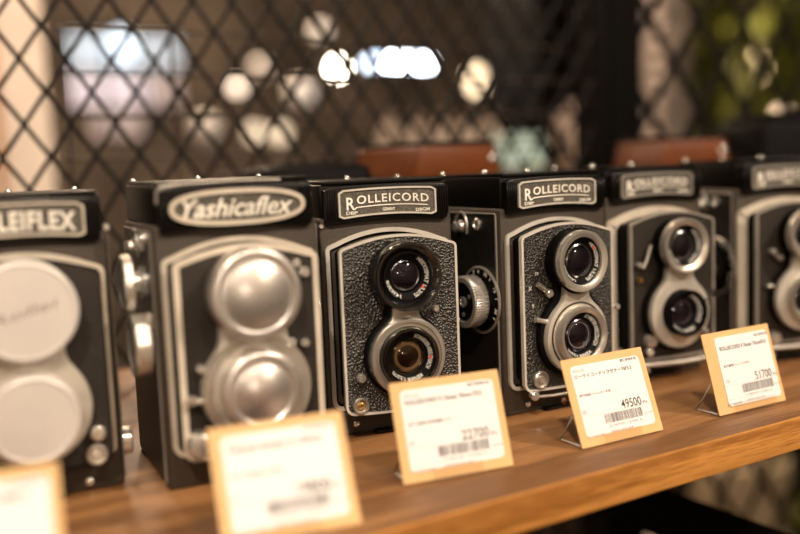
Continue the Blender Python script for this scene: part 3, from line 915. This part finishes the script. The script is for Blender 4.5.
# dark rack of thin bars just behind the fence
root = empty('wire_rack', (.2, .44, 0), 0, 'thin brown square-barred rack close behind the left fence', 'rack')
rm = mat('rusty_bar', (.05, .03, .02), .6)
for z in (1.258, 1.290, 1.324, 1.358):
    m = MB(); m.tube([(-350, 0, z * 1000), (165, 0, z * 1000)], 1.3, 8); m.build('cross_bar', rm, root)
for x in (-.345, -.26, -.1):
    m = MB(); m.tube([(x * 1000, 0, 0), (x * 1000, 0, 1358)], 1.5, 8); m.build('upright', rm, root)

# ------------------------------------------------------------------ the shop behind the fence
def struct(o): o['kind'] = 'structure'; return o
wall_m = mat('brown_plaster', (.20, .165, .135), .8, 0, 'noise', 20, .4, .01, var=((.4, 1.6), 2.2))
floor_m = wood('floor_boards', (.05, .028, .016), (.11, .065, .038), .15, .6)
def slab(name, x0, x1, y0, y1, z0, z1, m_, smooth=False):
    m = MB(); m.box(x0 * 1000, x1 * 1000, y0 * 1000, y1 * 1000, z0 * 1000, z1 * 1000)
    return m.build(name, m_, None, smooth=False)
struct(slab('floor', -3, 6, -2.2, 5, -.05, 0, floor_m))
struct(slab('ceiling', -3, 6, -2.2, 5, 2.7, 2.75, mat('dark_ceiling', (.10, .08, .06), .8)))
struct(slab('wall_back', -3, 6, 5, 5.1, 0, 2.7, wall_m))
cream_w = mat('cream_plaster', (.62, .52, .40), .8, 0, 'noise', 20, .2, .005)
struct(slab('wall_left', -3.1, -3, -2.2, 5, 0, 2.7, cream_w))
struct(slab('wall_right', 6, 6.1, -2.2, 5, 0, 2.7, wall_m))
struct(slab('wall_front', -3, 6, -2.3, -2.2, 0, 2.7, cream_w))

def E_(name, col, s): return mat(name, (.8, .8, .8), .5, emit=col, estr=s, var=((.99, 1.), 10.))
# cream painted post at the left
root = empty('cream_post', (-.17, 1.2, 0), 0, 'pale cream painted panel with orange-brown edges at the far left behind the fence', 'panel')
m = MB(); m.box(-160, 158, 0, 60, 0, 2400, 4, 2); m.build('painted_board', mat('cream_board', (.74, .63, .54), .6, var=((.75, 1.12), 5.)), root)
for x in (-140, 96):
    m = MB(); m.box(x - 5, x + 5, -9, 1, 0, 2400, 2, 1) if x < 0 else m.box(82 - 6, 82 + 6, -9, 1, 0, 2400, 2, 1); m.build('edge_strip', mat('orange_strip', (.42, .2, .09), .5), root)

# display window, cold daylight above, pink goods below
root = empty('display_window', (.47, 2.5, 1.30), 0, 'lit shop window with cold bluish panes above and pinkish ones below', 'window')
cold = E_('cold_pane', (.62, .78, .92), .62); pink = E_('pink_pane', (.95, .74, .80), .72); pinkd = E_('dusky_pane', (.85, .52, .50), .26)
for k, (x0, x1, z0, z1, mm) in enumerate(((-175, -75, 262, 362, cold), (-68, 32, 262, 362, cold), (39, 160, 262, 362, cold), (-175, -75, 150, 255, pink), (-68, 60, 150, 255, pink), (67, 160, 150, 255, pinkd), (-120, 30, 60, 143, pinkd))):
    m = MB(); m.box(x0, x1, -6, 6, z0, z1, 1, 1); m.build('pane', mm, root)
m = MB()
for x in (-180, -71, 36, 165): m.box(x - 5, x + 5, -10, 10, 40, 380, 1, 1)
for z in (145, 258, 370): m.box(-185, 170, -9, 9, z - 5, z + 5, 1, 1)
m.build('window_bars', M['matte'], root)

def globe(x, y, z, r, col, s, label, cord=True):
    root = empty('pendant_lamp', (x, y, z), 0, label, 'lamp', 'lamps glowing far behind the fence')
    m = MB(); m.lathe([(0, -r * 1000)] + [(r * 1000 * math.cos(R(a)), r * 1000 * math.sin(R(a))) for a in range(-80, 81, 10)] + [(0, r * 1000)], (0, 0, 0), 'z', 24)
    m.build('bulb', E_('bulb_glow', col, s), root)
    m = MB(); m.lathe([(r * 400, 0), (r * 400, 30), (r * 200, 36), (0, 36)], (0, 0, r * 960), 'z', 16)
    m.tube([(0, 0, r * 960 + 30), (0, 0, (2.7 - z) * 1000)], 2, 6)
    m.build('cord', M['matte'], root)
globe(1.174, 2.5, 1.577, .026, (1., .90, .72), 42, 'brightest warm white lamp behind the middle of the fence')
globe(1.742, 2.5, 1.563, .030, (1., .74, .45), 4, 'dim amber lamp right of the cold tube lamp')
globe(.809, 2.5, 1.513, .024, (1., .78, .58), 3, 'faint warm lamp above the camera with the oval plate')
globe(.861, 2.5, 1.365, .030, (1., .76, .50), 1.3, 'left one of two low warm lamps side by side')
globe(.948, 2.5, 1.363, .030, (1., .76, .50), 1.5, 'right one of two low warm lamps side by side')
globe(1.215, 2.70, 1.730, .032, (1., .74, .50), .8, 'faint brown-toned lamp straight above the brightest lamp')
globe(1.000, 2.75, 1.60, .035, (1., .66, .45), .4, 'very faint lamp left of the brightest lamp')
globe(1.80, 2.1, 1.72, .030, (1., .75, .5), 2., 'small warm lamp near the top edge beside the dark post')
globe(1.82, 2.6, 1.53, .026, (1., .74, .45), 4.5, 'small amber lamp just below the dim amber one')
globe(1.676, 1.15, 1.327, .02, (1., .66, .40), 3.4, 'warm lamp low at the right edge among the leaves')
globe(0.434, 2.42, 1.620, .045, (.72, .88, 1.), 2.2, 'cold round lamp in front of the bluish window panes')
globe(1.194, 2.85, 1.528, .05, (1., .68, .48), 0.315, 'added dim brown glow just left below the brightest lamp')  # made-up glow, adds variety to the blurred background
globe(0.819, 2.85, 1.401, .05, (1., .68, .48), 0.21, 'added dim brown glow between the lit window and the low lamps')  # second made-up glow, also there for background variety
# tube lamp
root = empty('tube_lamp', (1.43, 2.5, 1.603), 0, 'short cold white tube lamp, brightest bluish light in the background', 'lamp')
m = MB(); m.tube([(-70, 0, 0), (112, 0, -2)], 14, 12); m.build('tube', E_('tube_glow', (.80, .90, 1.), 34), root)
m = MB(); m.tube([(-140, 0, -6), (-95, 0, -2)], 15, 12); m.build('dim_end', E_('tube_end_glow', (.62, .78, 1.), 9), root)
m = MB(); m.box(-150, 120, -12, 12, 20, 34, 3, 1); m.tube([(-120, 0, 30), (-120, 0, 1090)], 2, 6); m.tube([(100, 0, 30), (100, 0, 1090)], 2, 6); m.build('fixture', M['matte'], root)

root = empty('filler_cabinet', (1.62, 1.85, 0), 0, 'tall cabinet added as darkness behind the counter, just left of the dark post', 'cabinet')  # added dark mass, stands in for the darkness beside the post
m = MB(); m.box(-200, 190, -100, 150, 0, 2300, 5, 1); m.build('cabinet_body', M['edge_steel'], root)
for sx in (-1, 1):
    m = MB(); m.box(sx * 96 - 88, sx * 96 + 88, -112, -101, 60, 2260, 3, 1); d = m.build('door', M['edge_steel'], root)
    m = MB(); m.tube([(sx * 16, -124, 1150), (sx * 16, -124, 1290)], 5, 8); m.build('handle', M['dulltrim'], d)
# counter with pale bottles and a pale teal box
root = empty('shop_counter', (.9, 1.32, 0), 0, 'dark counter behind the fence carrying bottles and a teal box', 'counter')
m = MB(); m.box(-520, 420, -200, 200, 0, 1205, 4, 1); m.build('cabinet', mat('dark_panel', (.05, .03, .02), .5), root)
m = MB(); m.box(-540, 440, -215, 215, 1206, 1230, 3, 1); m.build('counter_top', mat('counter_wood', (.10, .055, .03), .4), root)
bm_ = mat('pale_bottle', (.42, .33, .27), .45)
for k, x in enumerate((.59, .65, .712, .775, .835)):
    m = MB(); m.lathe([(0, 0), (19, 0), (20, 3), (20, 74), (14, 88), (7, 96), (7, 112), (0, 112)], (0, 0, 0), 'z', 28)
    o = m.build('bottle', bm_, None); o.location = (x, 1.2, 1.230)
    tag(o, ('leftmost', 'second from the left', 'middle', 'fourth from the left', 'rightmost')[k] + ' of the five pale blurred bottles on the counter', 'bottle', 'pale bottles on the counter')
m = MB(); m.box(-45, 50, -30, 30, 0, 62, 2, 1)
m.box(-38, 44, -31, -29, 8, 20); o = m.build('teal_box', mat('teal_card', (.50, .74, .74), .5), None); o.location = (.855, 1.16, 1.230)
tag(o, 'pale teal box on the counter left of the dark post', 'box')
# round pale ornament in front of the post region
root = empty('globe_ornament', (1.075, 1.22, 1.230), 0, 'round dusky pink ornament on the counter, just left of the dark post', 'ornament')
m = MB(); m.lathe([(0, 0), (22, 0), (24, 6), (14, 14), (34, 36), (46, 70), (38, 104), (14, 122), (8, 134), (0, 136)], (0, 0, 0), 'z', 32); m.build('bulb_body', mat('dusky_glaze', (.66, .53, .46), .5), root)

# pale hanging strip and cream wall panel right of the post
root = empty('hanging_blind', (2.31, 2.15, .3), 0, 'pale beige hanging cloth blind just right of the dark post', 'blind')
cl = mat('beige_cloth', (.40, .33, .27), .8, var=((.45, 1.35), 9.))
bm = bmesh.new(); n = 60; prev = None
for i in range(n + 1):
    x = -.17 + .34 * i / n; yy = .03 * math.sin(i * .9) + .012 * math.sin(i * 2.3)
    a = bm.verts.new((x, yy, 0)); b = bm.verts.new((x, yy, 2.2))
    if prev: bm.faces.new((prev[0], a, b, prev[1]))
    prev = (a, b)
g = bmesh.ops.extrude_face_region(bm, geom=bm.faces[:])
for v in g['geom']:
    if isinstance(v, bmesh.types.BMVert): v.co.y += .004
bmesh.ops.recalc_face_normals(bm, faces=bm.faces)
me = bpy.data.meshes.new('cloth'); bm.to_mesh(me); bm.free(); me.materials.append(cl)
o = bpy.data.objects.new('cloth', me); COL.objects.link(o); o.parent = root
m = MB(); m.tube([(-190, 0, 2205), (190, 0, 2205)], 12, 10); m.build('curtain_rod', M['matte'], root)
root = empty('bead_string', (2.12, 1.98, .95), 0, 'string of pale pinkish beads hanging before the beige blind', 'ornament')
m = MB()
for k in range(22): m.lathe([(0, -22)] + [(24 * math.cos(R(a)), 22 * math.sin(R(a))) for a in range(-70, 71, 20)] + [(0, 22)], (8 * math.sin(k * 1.7), 0, 40 + k * 58), 'z', 14)
o = m.build('beads', mat('pinkish_bead', (.72, .58, .52), .5), root); o['kind'] = 'stuff'
m = MB(); m.tube([(0, 0, 20), (0, 0, 1740)], 1.5, 6); m.build('string', M['matte'], root)

# leafy plants at the right
leafms = [mat('leaf_olive', (.16, .17, .02), .45, var=((.5, 1.4), 8.)), mat('leaf_green', (.07, .12, .02), .45, var=((.5, 1.4), 8.)), mat('leaf_dark', (.035, .05, .015), .5, var=((.5, 1.4), 8.))]
def plant(x, y, z0, z1, rad, n, mi, label, size=.07, seed=1, pot=True):
    rnd = random.Random(seed)
    root = empty('leafy_plant', (x, y, 0), 0, label, 'plant', 'leafy plants beyond the right fence panel')
    if pot:
        m = MB(); m.lathe([(0, 0), (110, 0), (120, 6), (150, 260), (156, 262), (156, 290), (140, 290), (136, 250), (0, 250)], (0, 0, 0), 'z', 36)
        m.build('pot', mat('clay_pot', (.22, .11, .06), .7), root)
    m = MB()
    for k in range(7):
        a = k * 2.4; h = (z1 * .9) * 1000
        m.tube([(20 * math.cos(a), 20 * math.sin(a), 250), (rad * 450 * math.cos(a), rad * 450 * math.sin(a), h * .5), (rad * 800 * math.cos(a), rad * 800 * math.sin(a), h)], 6, 6)
    m.build('stems', mat('stem_bark', (.09, .06, .03), .7), root)
    bm = bmesh.new()
    for _ in range(n):
        a = rnd.uniform(0, 2 * PI); r = rad * math.sqrt(rnd.random()); z = rnd.uniform(z0, z1)
        c = Vector((r * math.cos(a), r * math.sin(a), z)); s = size * rnd.uniform(.6, 1.3)
        q = Matrix.Rotation(rnd.uniform(0, 2 * PI), 4, 'Z') @ Matrix.Rotation(rnd.uniform(-1.2, .9), 4, 'X')
        L = [(-.0, -1., 0), (.32, -.45, .06), (.38, .1, .1), (.2, .7, .05), (0, 1., -.05), (-.2, .7, .05), (-.38, .1, .1), (-.32, -.45, .06)]
        mid = [bm.verts.new(c + (q @ Vector((0, yy * s, -.02 * s)))) for yy in (-.9, .9)]
        vs = [bm.verts.new(c + (q @ Vector((px_ * s, py_ * s, pz_ * s)))) for px_, py_, pz_ in L]
        bm.faces.new((vs[0], vs[1], vs[2], vs[3], vs[4])); bm.faces.new((vs[4], vs[5], vs[6], vs[7], vs[0]))
    me = bpy.data.meshes.new('foliage'); bm.to_mesh(me); bm.free(); me.materials.append(leafms[mi])
    o = bpy.data.objects.new('foliage', me); COL.objects.link(o); o.parent = root
plant(2.76, 2.10, .5, 2.3, .19, 800, 0, 'olive-leaved plant nearest the beige blind beyond the right fence', .06, 3)
plant(3.28, 2.50, .4, 2.4, .30, 1100, 1, 'green bushy plant behind the olive-leaved one beyond the right fence', .07, 4)
plant(4.10, 3.05, .4, 2.5, .48, 1400, 2, 'darkest and farthest leafy plant beyond the right fence', .09, 5)
plant(2.36, 1.66, .5, 2.3, .17, 600, 0, 'olive plant at the right picture edge beyond the fence', .06, 8)
plant(1.37, .92, .42, .88, .10, 360, 0, 'low green plant seen below the shelf edge', .05, 6)
# pale seed-pod leaf catching the light
m = MB()
rr = random.Random(2)
root = empty('pale_sprig', (1.190, .85, 0), 0, 'bright pale sprig of flowers beyond the right fence', 'plant')
m.tube([(0, 0, 0), (5, 0, 900), (-10, 0, 1420)], 3, 6); m.build('stem', M['matte'], root)
for k, (x, z) in enumerate(((-10, 1422), (8, 1412), (20, 1398), (8, 1384))):
    m = MB(); m.lathe([(0, 0), (7, 2), (10, 6), (6, 10), (0, 9)], (x, 0, z), '-y', 8); m.build('blossom', mat('pale_petal', (.85, .78, .50), .5), root)

m = MB(); m.box(-300, 250, -190, 190, 100, 118, 3, 1)
for sx in (-1, 1):
    for sy in (-1, 1): m.box(sx * 245 - 25 - 15, sx * 245 - 25 + 15, sy * 160 - 15, sy * 160 + 15, 0, 101, 2, 1)
o = m.build('low_bench', mat('bench_wood', (.08, .05, .03), .6), None); o.location = (.96, .80, 0); tag(o, 'low dark bench under the basket and the plaster pot', 'bench')
# stones and a light basket low on the right, seen under the shelf
root = empty('rattan_basket', (1.085, .80, .1185), 0, 'pale round rattan basket seen blurred below the shelf', 'basket')
m = MB(); m.lathe([(0, 0), (70, 0), (85, 40), (98, 180), (88, 560), (80, 566), (76, 550), (86, 200), (66, 30), (0, 26)], (0, 0, 0), 'z', 40, 3); m.build('woven_body', mat('rattan', (.62, .50, .33), .7, var=((.6, 1.3), 14.)), root)
root = empty('plaster_pot', (.86, .80, .1185), 0, 'pinkish grey plaster pot seen blurred below the shelf, left of the basket', 'pot')
m = MB(); m.lathe([(0, 0), (60, 0), (70, 10), (100, 470), (106, 480), (92, 480), (84, 460), (0, 450)], (0, 0, 0), 'z', 40); m.build('pot_body', mat('plaster_grey', (.60, .50, .46), .7, var=((.6, 1.3), 10.)), root)

# ------------------------------------------------------------------ light
def light(name, kind, loc, energy, col, size=.05, target=None, spot=None, blend=.4):
    l = bpy.data.lights.new(name, kind); l.energy = energy; l.color = col
    if kind == 'AREA': l.size = size
    else: l.shadow_soft_size = size
    if kind == 'SPOT': l.spot_size = R(spot); l.spot_blend = blend
    o = bpy.data.objects.new(name, l); COL.objects.link(o); o.location = loc
    if target: o.rotation_euler = (Vector(target) - Vector(loc)).to_track_quat('-Z', 'Y').to_euler()
    return o
WARM = (1., .83, .66)
light('ceiling_spot', 'SPOT', (.80, -1.15, 2.35), 96, WARM, .04, (.02, .08, 1.12), 60)
light('ceiling_spot', 'SPOT', (-.80, -.95, 2.35), 82, WARM, .04, (-.1, .08, 1.12), 60)
light('ceiling_spot', 'SPOT', (-.1, -1.1, 2.5), 40, WARM, .05, (.0, .08, 1.15), 60)
light('front_lamp', 'POINT', (-1.4, -1.5, 2.0), 11, (1., .82, .64), .05)
light('front_lamp', 'POINT', (.6, -1.6, 1.9), 11, (1., .82, .64), .05)
light('front_lamp', 'POINT', (-.5, -1.7, 1.3), 6, (1., .82, .66), .05)
for lx, ly, lz in ((-1.6, -.4, 2.5), (1.5, -1.5, 2.5), (-.4, -1.9, 2.5), (.3, -.6, 2.55)):
    light('sparkle_light', 'POINT', (lx, ly, lz), 5, (1., .84, .66), .035)  # unseen points of light added for sparkle on the chrome
light('room_fill', 'POINT', (.2, .9, 2.4), 10, (1., .72, .48), .1)  # background light without a fixture, added to lighten the room
light('panel_fill', 'POINT', (-.1, .75, 1.9), 18, (1., .76, .55), .06)  # light added close to the cream panel to brighten it
light('back_wall_fill', 'POINT', (.75, 2.9, 2.3), 85, (1., .72, .48), .1)  # added background light, brightens the back wall
light('plant_fill', 'SPOT', (2.2, .75, 2.5), 90, (1., .78, .5), .05, (2.8, 1.9, 1.3), 75)  # unseen light added to brighten the leaves
light('blind_fill', 'SPOT', (1.9, 1.2, 2.5), 50, (1., .78, .62), .05, (2.2, 2.2, 1.5), 60)  # unseen light added to brighten the cloth
light('low_fill', 'POINT', (1.25, .62, 1.45), 14, (1., .78, .55), .08)  # added to brighten the basket and pot below the shelf

w = bpy.data.worlds.new('World'); scn.world = w; w.use_nodes = True
w.node_tree.nodes['Background'].inputs['Color'].default_value = (.03, .022, .016, 1)
w.node_tree.nodes['Background'].inputs['Strength'].default_value = .4

# ------------------------------------------------------------------ the photographer's camera
cd = bpy.data.cameras.new('photo_camera'); cam = bpy.data.objects.new('photo_camera', cd); COL.objects.link(cam)
yaw, pitch, roll = R(30.99), R(-6.3), R(2.31)
fw = Vector((math.sin(yaw) * math.cos(pitch), math.cos(yaw) * math.cos(pitch), math.sin(pitch)))
rt = Vector((math.cos(yaw), -math.sin(yaw), 0)); up = rt.cross(fw)
rt2 = rt * math.cos(roll) - up * math.sin(roll); up2 = rt * math.sin(roll) + up * math.cos(roll)
cam.matrix_world = Matrix.Translation((-.30, -.307, ST + .14355)) @ Matrix((rt2, up2, -fw)).transposed().to_4x4()
cd.sensor_width = 36; cd.lens = 921.99 / 800 * 36
cd.clip_start = .02; cd.clip_end = 50
cd.dof.use_dof = True; cd.dof.focus_distance = .492; cd.dof.aperture_fstop = 2.5
scn.camera = cam
vs = scn.view_settings
scn.cycles.transparent_max_bounces = 32
vs.view_transform = 'Standard'; vs.look = 'None'; vs.gamma = 1; vs.exposure = 0; vs.use_curve_mapping = False
